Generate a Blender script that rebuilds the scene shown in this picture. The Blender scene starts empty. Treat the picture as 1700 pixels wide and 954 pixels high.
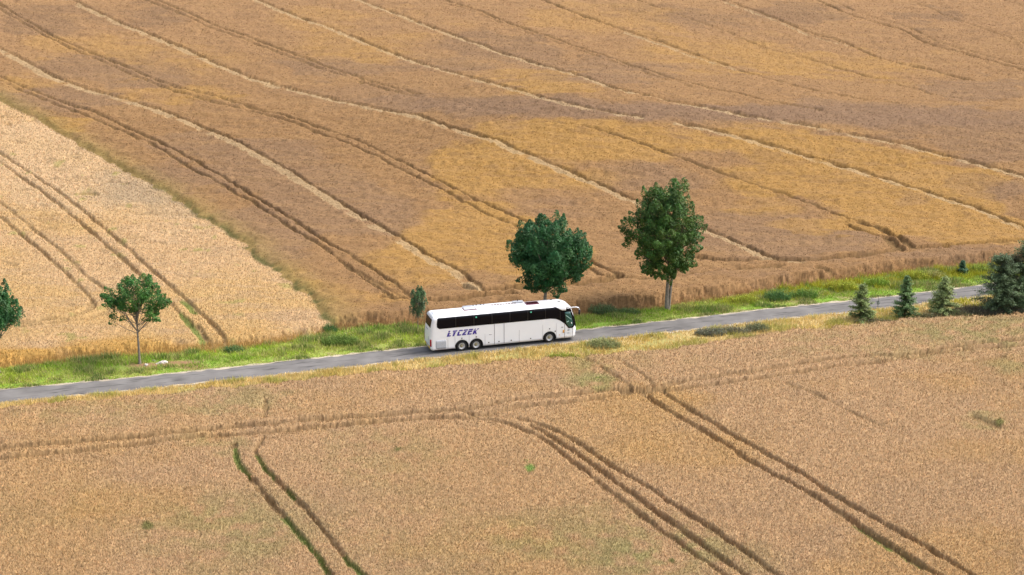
import bpy, bmesh, math, random
import numpy as np
from mathutils import Vector, Matrix
sc = bpy.context.scene
col = sc.collection
R = math.radians
random.seed(7)
rng = np.random.default_rng(7)

# ------------------------------------------------------------------ camera, sky, sun, exposure
F = 2800.0; PITCH = 17.0; H = 53.3          # focal length in photo pixels, tilt below horizontal, height of the drone
cam_d = bpy.data.cameras.new("camera"); cam = bpy.data.objects.new("camera", cam_d); col.objects.link(cam)
cam.location = (0, 0, H); cam.rotation_euler = (R(90 - PITCH), 0, 0)
cam_d.sensor_width = 36; cam_d.lens = F / 1700 * 36; cam_d.clip_start = 1; cam_d.clip_end = 8000
sc.camera = cam
SUN_EL, SUN_AZ = 52.0, 78.0                # azimuth from +Y towards +X
w = bpy.data.worlds.new("World"); sc.world = w; w.use_nodes = True
nt = w.node_tree; bg = nt.nodes["Background"]
sky = nt.nodes.new("ShaderNodeTexSky"); sky.sky_type = 'NISHITA'; sky.sun_disc = False
sky.sun_elevation = R(SUN_EL); sky.sun_rotation = R(SUN_AZ); sky.dust_density = 4.0; sky.air_density = 1.0; sky.ozone_density = 0.6
hs = nt.nodes.new('ShaderNodeHueSaturation'); hs.inputs['Saturation'].default_value = .6
nt.links.new(sky.outputs[0], hs.inputs['Color']); nt.links.new(hs.outputs[0], bg.inputs[0]); bg.inputs[1].default_value = 0.15
sun_d = bpy.data.lights.new("sun", 'SUN'); sun = bpy.data.objects.new("sun", sun_d); col.objects.link(sun)
sun_d.energy = 1.5; sun_d.angle = R(32); sun_d.color = (1.0, 0.965, 0.92)
sd = Vector((math.sin(R(SUN_AZ)) * math.cos(R(SUN_EL)), math.cos(R(SUN_AZ)) * math.cos(R(SUN_EL)), math.sin(R(SUN_EL))))
sun.rotation_euler = sd.to_track_quat('Z', 'Y').to_euler()
sc.view_settings.view_transform = 'Standard'; sc.view_settings.look = 'None'
sc.view_settings.gamma = 1; sc.view_settings.exposure = 1.03; sc.view_settings.use_curve_mapping = False
sc.render.engine = 'CYCLES'
sc.cycles.max_bounces = 5; sc.cycles.diffuse_bounces = 2; sc.cycles.glossy_bounces = 2; sc.cycles.transparent_max_bounces = 4

# ------------------------------------------------------------------ helpers
def tag(o, label=None, cat=None, group=None, kind=None):
    if label: o['label'] = label
    if cat: o['category'] = cat
    if group: o['group'] = group
    if kind: o['kind'] = kind
    return o

def sstep(a, b, x):
    t = np.clip((x - a) / (b - a), 0, 1); return t * t * (3 - 2 * t)

def hsh(i, j, s):
    n = (i.astype(np.int64) * 374761393 + j.astype(np.int64) * 668265263 + s * 982451653) & 0xffffffff
    n = ((n ^ (n >> 13)) * 1274126177) & 0xffffffff
    return ((n ^ (n >> 16)) & 0xffff) / 65535.0

def noise(x, y, s=0):
    xi = np.floor(x); yi = np.floor(y); fx = x - xi; fy = y - yi
    fx = fx * fx * (3 - 2 * fx); fy = fy * fy * (3 - 2 * fy)
    xi = xi.astype(np.int64); yi = yi.astype(np.int64)
    a = hsh(xi, yi, s); b = hsh(xi + 1, yi, s); c = hsh(xi, yi + 1, s); d = hsh(xi + 1, yi + 1, s)
    return (a + (b - a) * fx) * (1 - fy) + (c + (d - c) * fx) * fy

def fbm(x, y, s=0, o=4):
    r = 0; a = .5; t = 0
    for k in range(o):
        r = r + a * noise(x * 2 ** k, y * 2 ** k, s + k * 17); t += a; a *= .5
    return r / t

def mk_mesh(name, V, faces, C=None, mats=(), parent=None, midx=None, smooth=False):
    """faces: list of int arrays (n,k)"""
    me = bpy.data.meshes.new(name)
    V = np.asarray(V, dtype=np.float32)
    me.vertices.add(len(V)); me.vertices.foreach_set("co", V.ravel())
    loops = np.concatenate([np.asarray(f, dtype=np.int32).ravel() for f in faces])
    tot = np.concatenate([np.full(len(f), np.asarray(f).shape[1], dtype=np.int32) for f in faces])
    me.loops.add(len(loops)); me.loops.foreach_set("vertex_index", loops)
    me.polygons.add(len(tot))
    st = np.concatenate([[0], np.cumsum(tot)[:-1]]).astype(np.int32)
    me.polygons.foreach_set("loop_start", st); me.polygons.foreach_set("loop_total", tot)
    if midx is not None: me.polygons.foreach_set("material_index", np.asarray(midx, dtype=np.int32))
    me.update(calc_edges=True)
    me.polygons.foreach_set("use_smooth", np.full(len(tot), bool(smooth)))
    if C is not None:
        a = me.color_attributes.new("Col", 'FLOAT_COLOR', 'POINT')
        CC = np.ones((len(V), 4), dtype=np.float32); CC[:, :3] = C
        a.data.foreach_set("color", CC.ravel())
    for m in mats: me.materials.append(m)
    o = bpy.data.objects.new(name, me); col.objects.link(o)
    if parent: o.parent = parent
    return o

def empty(name, loc, rz=0, label=None, cat=None, group=None):
    o = bpy.data.objects.new(name, None); col.objects.link(o); o.location = loc; o.rotation_euler = (0, 0, rz)
    o.empty_display_size = .5
    return tag(o, label, cat, group)

def bm_obj(name, bm, mats, parent=None, smooth=False):
    me = bpy.data.meshes.new(name); bmesh.ops.recalc_face_normals(bm, faces=bm.faces); bm.to_mesh(me); bm.free()
    for m in (mats if isinstance(mats, (list, tuple)) else [mats]): me.materials.append(m)
    for p in me.polygons: p.use_smooth = smooth
    o = bpy.data.objects.new(name, me); col.objects.link(o)
    if parent: o.parent = parent
    return o

def px(u, v, z=0.0):
    """point on the plane z seen at photo pixel u,v"""
    p = R(PITCH); a = (u - 850) / F; b = -(v - 477) / F
    dx, dy, dz = a, math.cos(p) + b * math.sin(p), -math.sin(p) + b * math.cos(p)
    t = (H - z) / -dz
    return dx * t, dy * t

def ray(u, v):
    p = R(PITCH); a = (u - 850) / F; b = -(v - 477) / F
    return a, math.cos(p) + b * math.sin(p), -math.sin(p) + b * math.cos(p)

# ------------------------------------------------------------------ the lie of the land
YR0, YRS = 155.0, 0.335
def T(x, y):
    x = np.asarray(x, dtype=float); y = np.asarray(y, dtype=float)
    d = (y - (YR0 + YRS * x)) * .948
    d = np.maximum(d - 9, 0)
    q = 40.0; sl = .135
    r = np.where(d < q, sl * d * d / (2 * q), sl * (d - q / 2))
    r = np.where(d > 170, sl * (170 - q / 2) + 14 * (1 - np.exp(-(np.maximum(d, 170) - 170) * sl / 14)), r)
    K = 2.7 * sstep(-25, 15, x) * np.exp(-((y - 231 - .05 * x) / 20.0) ** 2)
    K = K + .9 * sstep(10, 60, x) * np.exp(-((y - 300 + .1 * x) / 14.0) ** 2)
    nn = .9 * np.sin(x * .045 + 1.3) * sstep(20, 70, d) + .5 * np.sin(x * .021 - y * .03) * sstep(20, 70, d)
    near = np.maximum(YR0 + YRS * x - 8 - y, 0)
    return r + K + nn + .5 * np.sin(near * .045) * np.sin(x * .03 + .6) * sstep(0, 20, near)

def hit(u, v, h=0.0):
    a, b, c = ray(u, v)
    ts = np.arange(100, 700, .5)
    X, Y, Z = a * ts, b * ts, H + c * ts
    g = T(X, Y) + h - Z
    k = int(np.argmax(g > 0))
    if k == 0: k = len(ts) - 1
    f = g[k - 1] / (g[k - 1] - g[k]) if g[k] != g[k - 1] else 0
    t = ts[k - 1] + .5 * f
    return a * t, b * t

def project(x, y, z):
    p = R(PITCH); dz = z - H
    dep = y * math.cos(p) - dz * math.sin(p); up = y * math.sin(p) + dz * math.cos(p)
    return 850 + F * x / dep, 477 - F * up / dep

# ------------------------------------------------------------------ traced edges, roads and wheel tracks (photo pixels laid on the land)
def poly(pts, h=0.0): return np.array([hit(u, v, h) for u, v in pts])
def extend(P, d=400):
    a = P[0] + (P[0] - P[1]) / np.linalg.norm(P[0] - P[1]) * d; b = P[-1] + (P[-1] - P[-2]) / np.linalg.norm(P[-1] - P[-2]) * d
    return np.vstack([a, P, b])
road = extend(np.array([px(u, v) for u, v in ((0, 657.5), (212, 638), (425, 615.5), (702, 585), (956, 558), (1127, 539.5), (1275, 522), (1491, 499.5), (1627, 482.5))]))
enear = extend(poly(((0, 671), (100, 663.5), (212, 655), (425, 635), (560, 621), (700, 608), (850, 594), (950, 587), (1100, 577), (1275, 549), (1360, 541), (1491, 527), (1627, 520)), .8))
efar = extend(poly(((0, 614), (100, 603), (212, 592), (300, 588), (380, 583), (450, 574), (530, 560), (560, 549), (620, 543), (700, 541), (780, 541), (960, 526), (1040, 520), (1107, 512), (1200, 499), (1275, 485), (1400, 468), (1491, 456), (1627, 444))))
BND = [(0, 169), (30, 185), (63, 201), (121, 236), (160, 258), (201, 283), (252, 308), (302, 341), (352, 373), (403, 406), (425, 429), (470, 460), (510, 492), (535, 520), (556, 550)]
bnd = poly(BND, .5)
bnd = bnd[np.argsort(bnd[:, 1])]
def lin(P, x, i=0):
    return np.interp(x, P[:, i], P[:, 1 - i])
def xb(y):
    r = np.interp(y, bnd[:, 1], bnd[:, 0]); s = (bnd[-1, 0] - bnd[-4, 0]) / (bnd[-1, 1] - bnd[-4, 1])
    return np.where(y > bnd[-1, 1], bnd[-1, 0] + (y - bnd[-1, 1]) * s, r)

# (points, width m, depth m, kind)  kind: 0 plain, 1 paler floor colour with a dark edge, 2 green, 3 faint
def off(pts, du, dv): return [(u + du, v + dv) for u, v in pts]
LN = []
def L(pts, wd, dp, kind=0): LN.append((pts, wd, dp, kind))
L([(-60, 60), (0, 87), (63, 121), (126, 148), (201, 170), (277, 194), (352, 225), (390, 242), (425, 261), (475, 290), (526, 323), (601, 368), (651, 396), (714, 436), (752, 454), (790, 484)], 1.15, .35, 1)
B = [(-60, -20), (0, 10), (50, 41), (100, 68), (151, 90), (214, 116), (277, 143), (327, 156), (377, 169), (425, 184), (476, 196), (526, 214), (563, 226), (601, 239), (651, 265), (714, 295), (752, 315), (802, 341), (850, 361), (900, 388), (950, 417), (983, 438), (1026, 461)]
L(B, .38, .6); L([(-60, -12), (0, 18), (50, 48), (100, 75), (151, 97), (277, 150), (425, 190), (476, 203), (526, 223), (581, 243), (634, 268), (664, 284), (714, 308), (752, 328), (802, 356), (848, 376), (900, 405), (960, 440), (1000, 462)], .35, .5)
L([(60, -20), (108, 0), (176, 33), (277, 75), (352, 108), (423, 137), (500, 158), (576, 176), (651, 190), (702, 201), (752, 219), (818, 238), (850, 253), (883, 266), (925, 284), (976, 305), (1026, 328), (1059, 342), (1110, 364), (1167, 387), (1215, 406), (1253, 424), (1290, 436), (1330, 441)], 1.0, .35, 1)
D = [(200, -22), (252, 0), (302, 20), (365, 48), (423, 68), (488, 93), (551, 117), (596, 132), (651, 148), (700, 160)]
L(D, .42, .6); L(off(D, -8, 4), .35, .45); L([(700, 160), (727, 166), (790, 179), (850, 190)], .3, .2)
L([(380, -20), (425, 4), (500, 35), (546, 50), (626, 84), (702, 111), (777, 133), (850, 152), (925, 174), (1001, 189), (1064, 199)], .9, .35, 1)
L([(1122, 209), (1190, 223), (1253, 239), (1275, 246), (1350, 268), (1426, 290), (1501, 313), (1564, 333), (1627, 353), (1678, 376), (1730, 398)], .95, .35, 1)
L([(540, -20), (586, 0), (664, 30), (757, 65), (850, 98), (938, 123), (1021, 151), (1102, 169), (1202, 189), (1275, 203)], .8, .35, 1)
L([(1300, 207), (1325, 211), (1388, 224), (1451, 235), (1476, 240), (1552, 259), (1612, 274), (1665, 289), (1730, 306)], .8, .35, 1)
L([(680, -20), (727, 0), (790, 19), (850, 43), (951, 78), (1051, 112), (1152, 143), (1253, 166), (1275, 171), (1363, 187)], .4, .55); L([(730, 6), (790, 24), (850, 48), (951, 83), (1051, 117), (1152, 148)], .3, .3)
L([(840, -20), (895, 0), (963, 28), (1039, 54), (1102, 74), (1177, 101), (1265, 131), (1350, 152), (1426, 167), (1489, 175)], .5, .65); L([(1039, 58), (1102, 79), (1177, 106), (1230, 122)], .7, .2, 3)
L([(1000, -20), (1051, 0), (1127, 28), (1202, 54), (1275, 85), (1350, 103), (1440, 130)], .35, .4); L([(1370, 110), (1451, 133), (1527, 153), (1547, 160), (1600, 168), (1660, 171)], .4, .45)
J = [(1150, -20), (1195, 0), (1275, 28), (1338, 55), (1401, 73), (1464, 101), (1539, 118), (1615, 137)]
L(J, .45, .6); L(off(J[:5], 4, 6), .5, .25, 3)
K_ = [(1310, -20), (1350, 0), (1413, 28), (1489, 50), (1539, 74), (1615, 96), (1700, 120), (1740, 132)]
L(K_, .5, .65); L(off(K_, 18, -2), .35, .4)
L([(1501, 4), (1540, 14), (1577, 31), (1640, 53), (1700, 75)], .4, .4); L([(1620, -15), (1660, 0), (1700, 13), (1740, 25)], .35, .4)
NU = [(0, 128), (38, 146), (101, 172), (151, 188), (176, 199), (226, 222), (264, 239), (315, 266), (365, 295), (425, 332), (488, 370), (538, 404), (581, 427), (626, 456), (659, 478), (684, 497)]
L(NU, .42, .6); L([(0, 136), (60, 164), (140, 195), (200, 220), (247, 240), (284, 263), (315, 282), (352, 302), (403, 332), (425, 343), (475, 377), (500, 393), (538, 416), (576, 445), (616, 474), (662, 502)], .4, .5)
L([(920, 206), (976, 214), (1020, 226), (1059, 240), (1102, 256), (1165, 280), (1222, 300), (1263, 315), (1308, 328), (1371, 353), (1426, 373), (1476, 391), (1501, 404), (1516, 415)], .4, .5)
L([(1426, 373), (1476, 391), (1501, 404), (1514, 413)], 1.1, .75); L([(1406, 376), (1426, 386), (1455, 395)], .5, .6); L([(1470, 398), (1485, 410), (1494, 418)], 1.2, .8)
L([(1060, 342), (1110, 362), (1167, 386)], .4, .4)
L([(1140, 428), (1215, 436), (1275, 434), (1338, 437), (1401, 430), (1450, 425), (1484, 418)], 1.0, .9); L([(1517, 415), (1564, 411), (1627, 407), (1700, 401), (1740, 396)], 1.0, .9)
L([(1358, 449), (1411, 461), (1440, 466)], .8, .6)
L([(770, 478), (790, 486), (815, 484), (850, 480), (900, 480), (950, 477), (1006, 469), (1026, 461)], 1.1, .9); L([(640, 497), (690, 501), (760, 500), (800, 494), (850, 491)], 1.1, .8); L([(590, 452), (640, 482), (668, 496)], .3, .3)
L([(1008, 462), (1060, 466), (1120, 462), (1200, 452), (1300, 446)], .5, .35)
# pale wheat field on the left
L([(-50, 235), (0, 255), (75, 303), (126, 341), (176, 381), (214, 414), (247, 444), (272, 465), (289, 480), (340, 525), (365, 553), (392, 584)], .42, .6)
L([(-50, 246), (0, 270), (63, 313), (113, 353), (164, 396), (221, 446), (260, 485), (284, 505), (320, 545), (356, 580)], .42, .6)
L([(-30, 325), (0, 336), (50, 376), (101, 416), (138, 454), (174, 479), (195, 500)], .38, .45)
L([(-30, 345), (0, 360), (50, 401), (101, 446), (136, 479), (150, 494), (153, 503), (146, 514), (113, 526), (38, 534), (-40, 539)], .42, .6)
L([(180, 488), (184, 508), (151, 526), (100, 534), (50, 539), (-40, 547)], .75, .5)
L([(153, 503), (146, 514), (113, 526), (38, 534), (-40, 539)], .8, .55)
L([(300, 520), (330, 555), (345, 575)], .6, .4, 2); L([(305, 500), (325, 520)], .7, .5, 2); L([(325, 540), (350, 570)], .6, .5)
rs = np.random.default_rng(5)
for k in range(46):
    if k < 26: u, v = rs.normal(150, 32), rs.normal(283, 20)
    else: u, v = rs.uniform(20, 470), rs.uniform(330, 560)
    if v < 190 + .55 * u or v > 575: continue
    l_ = rs.uniform(5, 16); L([(u - l_, v + rs.uniform(0, 2)), (u, v), (u + l_, v - rs.uniform(-1, 3))], rs.uniform(.3, .7), rs.uniform(.15, .4), 0)
L([(136, 321), (150, 320), (158, 324)], 1.3, .5); L([(4, 437), (24, 440)], 1.0, .4)
# wheat field in front
L([(-50, 749), (0, 745), (127, 733), (255, 722), (340, 713), (382, 708), (440, 704), (510, 697), (580, 692), (626, 689), (700, 683), (752, 681), (800, 673), (850, 664), (925, 656), (985, 650), (1041, 646)], .45, .62)
L([(-50, 766), (0, 761), (127, 749), (223, 738), (335, 725), (400, 721), (510, 711), (615, 702), (700, 695), (780, 691), (830, 682), (865, 674), (951, 667), (1051, 651), (1100, 648)], .45, .55)
L([(752, 681), (800, 689), (850, 694), (886, 701), (925, 717), (965, 739), (1005, 767), (1057, 798), (1099, 825), (1150, 858), (1200, 890), (1290, 954), (1380, 1020)], .42, .6)
L([(880, 704), (925, 732), (960, 754), (1020, 799), (1060, 828), (1125, 875), (1180, 915), (1235, 954), (1300, 1010)], .5, .72)
L([(700, 695), (800, 697), (850, 706), (900, 729), (952, 767), (1020, 822), (1099, 881), (1200, 954), (1270, 1010)], .42, .6)
QA = [(387, 735), (391, 755), (395, 769), (419, 797), (450, 834), (489, 880), (524, 922), (548, 953), (590, 1010)]
L(QA, .42, .6); L([(390, 745), (396, 768), (412, 788)], .5, .3, 2); L([(470, 858), (500, 893), (520, 915), (545, 950)], .5, .3, 2)
L([(438, 728), (425, 742), (425, 755), (440, 777), (478, 816), (524, 865), (573, 928), (604, 958), (650, 1010)], .42, .6); L([(426, 757), (440, 777), (452, 790)], .45, .3, 2); L([(473, 810), (486, 824)], .45, .3, 2); L([(570, 924), (600, 954)], .45, .3, 2)
L([(441, 664), (440, 678), (438, 692)], .35, .3)
L([(965, 592), (985, 600), (1001, 612), (1018, 622), (1047, 643)], .4, .28)
L([(1047, 643), (1083, 665), (1123, 690), (1162, 712), (1214, 744), (1267, 779), (1320, 806), (1375, 838), (1461, 896), (1557, 955), (1640, 1010)], .48, .7)
L([(1020, 594), (1041, 606), (1068, 623), (1085, 640), (1107, 655)], .4, .32)
L([(1100, 651), (1120, 664), (1154, 686), (1188, 705), (1254, 744), (1324, 783), (1405, 834), (1498, 886), (1615, 956), (1700, 1010)], .48, .7)
L([(1420, 876), (1450, 894), (1480, 915)], .6, .3, 2); L([(1480, 912), (1530, 945)], .45, .3, 2)
L([(1060, 645), (1094, 642), (1136, 632), (1201, 622), (1267, 613), (1325, 604), (1376, 596), (1440, 591), (1501, 588), (1602, 573), (1700, 562), (1750, 557)], .45, .6)
L([(1070, 652), (1097, 651), (1162, 640), (1241, 630), (1325, 618), (1376, 609), (1451, 602), (1527, 591), (1602, 581), (1700, 572), (1750, 567)], .45, .5)
L([(1306, 637), (1345, 651), (1370, 663)], .35, .22); L([(1370, 663), (1410, 682), (1440, 697), (1475, 711)], .3, .2); L([(1618, 694), (1640, 702), (1658, 710)], .5, .2)
L([(1604, 600), (1660, 593)], .5, .2)

def catmull(P, n=5):
    P = np.asarray(P); Q = np.vstack([2 * P[0] - P[1], P, 2 * P[-1] - P[-2]]); out = []
    for i in range(1, len(Q) - 2):
        p0, p1, p2, p3 = Q[i - 1:i + 3]
        for k in range(n):
            t = k / n
            out.append(.5 * ((2 * p1) + (-p0 + p2) * t + (2 * p0 - 5 * p1 + 4 * p2 - p3) * t * t + (-p0 + 3 * p1 - 3 * p2 + p3) * t ** 3))
    out.append(P[-1]); return np.array(out)

SEG = []
for pts, wd, dp, kind in LN:
    hz = abs(pts[-1][1] - pts[0][1]) < .45 * abs(pts[-1][0] - pts[0][0]) and pts[len(pts) // 2][1] > 560 and kind == 0
    if hz: wd, dp = wd * 1.6, dp * 1.35
    elif pts[len(pts) // 2][1] > 600: dp *= .78; wd *= .82
    elif pts[len(pts) // 2][1] < 500 and not (395 < pts[0][1] and pts[0][0] > 700) and kind == 0: wd *= .78; dp *= .8 if pts[0][0] < 300 else .9
    W3 = catmull(poly(pts, .7), 5)
    if kind == 1:
        d = np.gradient(W3, axis=0); d /= np.linalg.norm(d, axis=1)[:, None]
        nrm = np.stack([-d[:, 1], d[:, 0]], 1); nrm[nrm[:, 1] < 0] *= -1       # towards the far side
        dk = W3 + nrm * (wd * .5 + .18)
        for i in range(len(dk) - 1): SEG.append((dk[i], dk[i + 1], .26, .5, 0))
    for i in range(len(W3) - 1): SEG.append((W3[i], W3[i + 1], wd, dp, kind))

def grooves(x, y):
    """depth below the canopy, and weights of pale / green / plain floor"""
    dep = np.zeros(x.shape); pale = np.zeros(x.shape); grn = np.zeros(x.shape); flo = np.zeros(x.shape)
    jit = (noise(x * .9, y * .9, 5) - .5) * .34 + (noise(x * 3.7, y * 3.0, 6) - .5) * .20 + (rng.random(x.shape) - .5) * .10
    dj = .42 + .62 * noise(x * .35, y * .35, 9) + .36 * noise(x * 1.9, y * 1.6, 10)
    for a, b, wd, dp, kind in SEG:
        m = 1.0 + wd
        i = np.nonzero((y > min(a[1], b[1]) - m) & (y < max(a[1], b[1]) + m) & (x > min(a[0], b[0]) - m) & (x < max(a[0], b[0]) + m))[0]
        if not len(i): continue
        ab = b - a; l2 = ab @ ab
        if l2 < 1e-6: continue
        t = np.clip(((x[i] - a[0]) * ab[0] + (y[i] - a[1]) * ab[1]) / l2, 0, 1)
        d = np.hypot(x[i] - a[0] - t * ab[0], y[i] - a[1] - t * ab[1]) + jit[i] * (.7 if kind != 1 else 1.0)
        wgt = 1 - sstep(wd * .5 - .05, wd * .5 + .2, d)
        dep[i] = np.maximum(dep[i], wgt * dp * dj[i] * (.45 if kind == 1 else 1) * (np.where(y[i] > 162 + .33 * x[i], .82, 1.0) - .12 * sstep(190, 290, y[i])))
        if kind in (1, 3): pale[i] = np.maximum(pale[i], wgt)
        elif kind == 2: grn[i] = np.maximum(grn[i], wgt)
        else: flo[i] = np.maximum(flo[i], wgt)
    return dep, pale, grn, flo

# ------------------------------------------------------------------ one sheet of land: fine where the crops are seen, coarse beyond
vs = np.arange(1010, -46, -1.12)
yd = np.array([hit(850, v)[1] for v in vs])
yd = np.maximum.accumulate(yd + np.arange(len(yd)) * 1e-5)
dy = yd[-1] - yd[-2]
ybk = yd[-1] + np.cumsum(dy * 1.25 ** np.arange(1, 34)); ybk = ybk[ybk < 4200]
yfr = yd[0] - np.cumsum((yd[1] - yd[0]) * 1.35 ** np.arange(1, 24)); yfr = yfr[yfr > -400][::-1]
ys = np.concatenate([yfr, yd, ybk])
t0 = np.linspace(-.335, .335, 1380)
te = .335 + np.cumsum(.0005 * 1.25 ** np.arange(1, 46)); te = te[te < 25]
ts_ = np.concatenate([-te[::-1], t0, te])
pc, ps_ = math.cos(R(PITCH)), math.sin(R(PITCH))
scl = np.maximum(ys, 100) * pc + H * ps_
X = ts_[None, :] * scl[:, None]; Y = np.repeat(ys[:, None], len(ts_), 1)
nr, nc = X.shape
X = X.ravel(); Y = Y.ravel()
dense = ((np.abs(ts_) <= .3355)[None, :] & ((ys >= yd[0]) & (ys <= yd[-1]))[:, None]).ravel()
cx = (rng.random(X.shape) - .5) * np.repeat(scl * (t0[1] - t0[0]), nc) * .7
X = np.where(dense, X + cx, X)
Tz = T(X, Y)
def lin_y(P, x): return np.interp(x, P[:, 0], P[:, 1])
rag = (noise(X * .9, Y * .9, 31) - .5) * .9 + (noise(X * 3, Y * 3, 32) - .5) * .5
dn = (lin_y(enear, X) - Y) * .94 + rag          # inside the front field
df = (Y - lin_y(efar, X)) * .94 + rag           # inside the far fields
db = (X - xb(Y)) * .8 + (noise(X * .7, Y * .7, 33) - .5) * .8     # + right of the boundary
roadd = np.abs(Y - lin_y(road, X)) * .948
m1 = sstep(-.1, .6, dn); m2 = sstep(-.2, 2.1, df + (rng.random(X.shape) - .5) * .25)
left = (db < 0)
strip = np.exp(-(db / .75) ** 2) * (m2 > 0)
dep, pale, grn, flo = grooves(X, Y)
U, Vp = project(X, Y, Tz + .8)
# crop heights
hN = .8 + .24 * (fbm(X * .45, Y * .45, 41, 4) - .5) + .10 * (noise(X * 2.2, Y * 2.2, 42) - .5)
hL = .8 + .25 * (fbm(X * .5, Y * .25, 43, 3) - .5) + .10 * (noise(X * 2.0, Y * 2.0, 44) - .5)
hF = 1.1 + .26 * (fbm(X * .5, Y * 1.4, 48, 3) - .5) + .42 * (fbm(X * .22, Y * .5, 45, 4) - .5) + .22 * (noise(X * 1.3, Y * 1.7, 46) - .5)
# slightly lodged spots in the pale field
lod = sstep(.62, .75, fbm(X * .35, Y * .9, 47, 4)) * sstep(300, 420, 740 - Vp)
hL = hL - .3 * lod
micro = (rng.random(X.shape) - .5) * .13
hfar = hL + (hF - hL) * sstep(-1.3, 1.3, db)
hfar = hfar - strip * .3
crop = np.where(dn > -1, m1 * (np.maximum(hN - dep, .12) + micro), m2 * (np.maximum(hfar - dep, .15) + micro * np.where(left, .8, .12)))
gm = sstep(2.1, 3.0, roadd)
gnd = gm * (.12 * (fbm(X * .8, Y * .8, 51, 3) - .3) + .04 * (rng.random(X.shape) - .5)) * dense
gnd = gnd - .03 * (1 - gm)
Z = Tz + gnd * (1 - np.maximum(m1, m2)) + crop * np.maximum(m1, m2)

def C3(*c): return np.array(c, dtype=float)
def mix(A, B_, k): k = np.asarray(k)[:, None]; return A * (1 - k) + B_ * k
def blobs(lst, wob=1.0):
    r = np.zeros(X.shape)
    wu = (fbm(X * .12, Y * .12, 61, 4) - .5) * 90 * wob; wv = (fbm(X * .14, Y * .3, 62, 4) - .5) * 46 * wob
    for (u, v, ru, rv, s) in lst:
        i = np.nonzero((np.abs(U - u) < ru * 1.6 + 50) & (np.abs(Vp - v) < rv * 1.6 + 30))[0]
        if not len(i): continue
        uu = U[i] - u + wu[i]; vv = Vp[i] - v + wv[i]
        vv = vv - uu * .03
        q = (uu / ru) ** 2 + (vv / rv) ** 2
        r[i] += s * (1 - sstep(.1, 1.7, q))
    if wob == 1.0: r = sstep(.16, .66, r + (fbm(X * .22, Y * .5, 63, 5) - .5) * .75) * np.clip(r * 2.4, 0, 1)
    return r
orange = blobs([(800, 290, 105, 48, 1), (780, 395, 120, 50, 1), (880, 440, 100, 45, .8), (1010, 240, 150, 32, .9), (870, 225, 100, 20, .6), (1330, 245, 170, 26, .9), (1420, 300, 230, 40, 1), (1500, 345, 160, 45, 1), (1610, 385, 110, 26, .9), (1560, 300, 120, 40, .7),
  (140, 78, 110, 24, .5), (300, 100, 110, 30, .4), (290, 158, 130, 18, .5), (60, 142, 70, 10, .5), (610, 75, 130, 32, .5), (520, 30, 80, 20, .5), (900, 140, 110, 20, .6), (1000, 35, 150, 30, .6), (1200, 90, 160, 32, .6), (1420, 110, 170, 24, .5), (700, 25, 120, 20, .4),
  (690, 440, 80, 34, .6), (600, 490, 110, 26, .4), (1345, 380, 70, 11, .8), (100, 210, 90, 18, .5), (330, 390, 60, 20, .4), (460, 470, 70, 24, .5), (1250, 350, 60, 20, .5), (950, 300, 110, 30, .6), (1660, 180, 60, 20, .2)])
purple = blobs([(60, 40, 110, 30, .7), (250, 25, 90, 22, .6), (190, 118, 130, 26, .9), (40, 160, 120, 12, 1), (150, 172, 110, 12, .8), (560, 112, 110, 14, .9), (830, 82, 90, 30, .9), (1000, 120, 140, 24, .7), (720, 110, 80, 14, .5), (900, 185, 330, 20, .7), (1420, 200, 330, 24, .8),
  (1620, 150, 100, 18, 1), (1650, 240, 90, 30, .8), (470, 290, 120, 50, .7), (560, 350, 130, 50, .8), (430, 390, 90, 50, .8), (340, 245, 120, 26, .7), (1340, 25, 80, 16, 1), (1530, 32, 60, 12, .9), (1180, 30, 120, 20, .6), (1050, 20, 80, 12, .5), (1250, 395, 150, 42, .7), (1060, 300, 110, 26, .6), (1380, 405, 100, 22, .8), (1650, 320, 70, 22, .8), (1300, 470, 300, 14, .4), (1390, 285, 30, 8, .4), (940, 350, 120, 20, .4), (280, 300, 120, 26, .9), (700, 470, 60, 14, .3), (1510, 340, 30, 7, .7), (1570, 430, 120, 10, .5)])
orange = np.clip(orange, 0, 1); purple = np.clip(purple, 0, 1) * (1 - .5 * orange)
n1 = fbm(X * .9, Y * .9, 71, 3); n2 = fbm(X * .07, Y * .12, 72, 4); n3 = rng.random(X.shape); n4 = fbm(X * .28, Y * .28, 73, 4); stre = fbm(X * .18, Y * 1.1, 74, 4)
# front wheat
near_c = C3(.478, .312, .168) * np.ones((len(X), 3))
near_c = mix(near_c, C3(.48, .305, .14), sstep(.45, .7, n2) * .8)
near_c = mix(near_c, C3(.43, .285, .16), sstep(.5, .7, n4) * .5)
gb = np.clip(blobs([(330, 665, 170, 22, .5), (130, 690, 150, 25, .35), (1000, 900, 170, 60, .55), (1120, 930, 150, 40, .4), (640, 760, 120, 60, .3), (420, 860, 120, 60, .3), (350, 900, 130, 80, .3), (1450, 570, 260, 26, .35), (1640, 545, 140, 28, .7), (1665, 612, 50, 16, .6), (1100, 600, 100, 18, .2), (960, 612, 40, 26, .8), (995, 632, 30, 9, 1.2), (935, 585, 45, 8, 1.0), (1640, 700, 40, 10, .5), (350, 735, 70, 18, .5), (130, 860, 200, 60, .15), (700, 900, 200, 70, .2)], .99), 0, 1)
near_c = mix(near_c, C3(.30, .285, .11), gb * sstep(.35, .6, n1 * .6 + n4 * .4) * .75)
og = np.clip(blobs([(60, 850, 130, 140, .5), (1060, 670, 120, 40, .5), (1000, 710, 110, 40, .4), (830, 790, 220, 110, .25), (1140, 740, 120, 60, .3), (870, 600, 180, 14, .3), (1100, 660, 100, 18, .5)], .99), 0, 1)
near_c = mix(near_c, C3(.50, .30, .09), og * .45)
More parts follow.
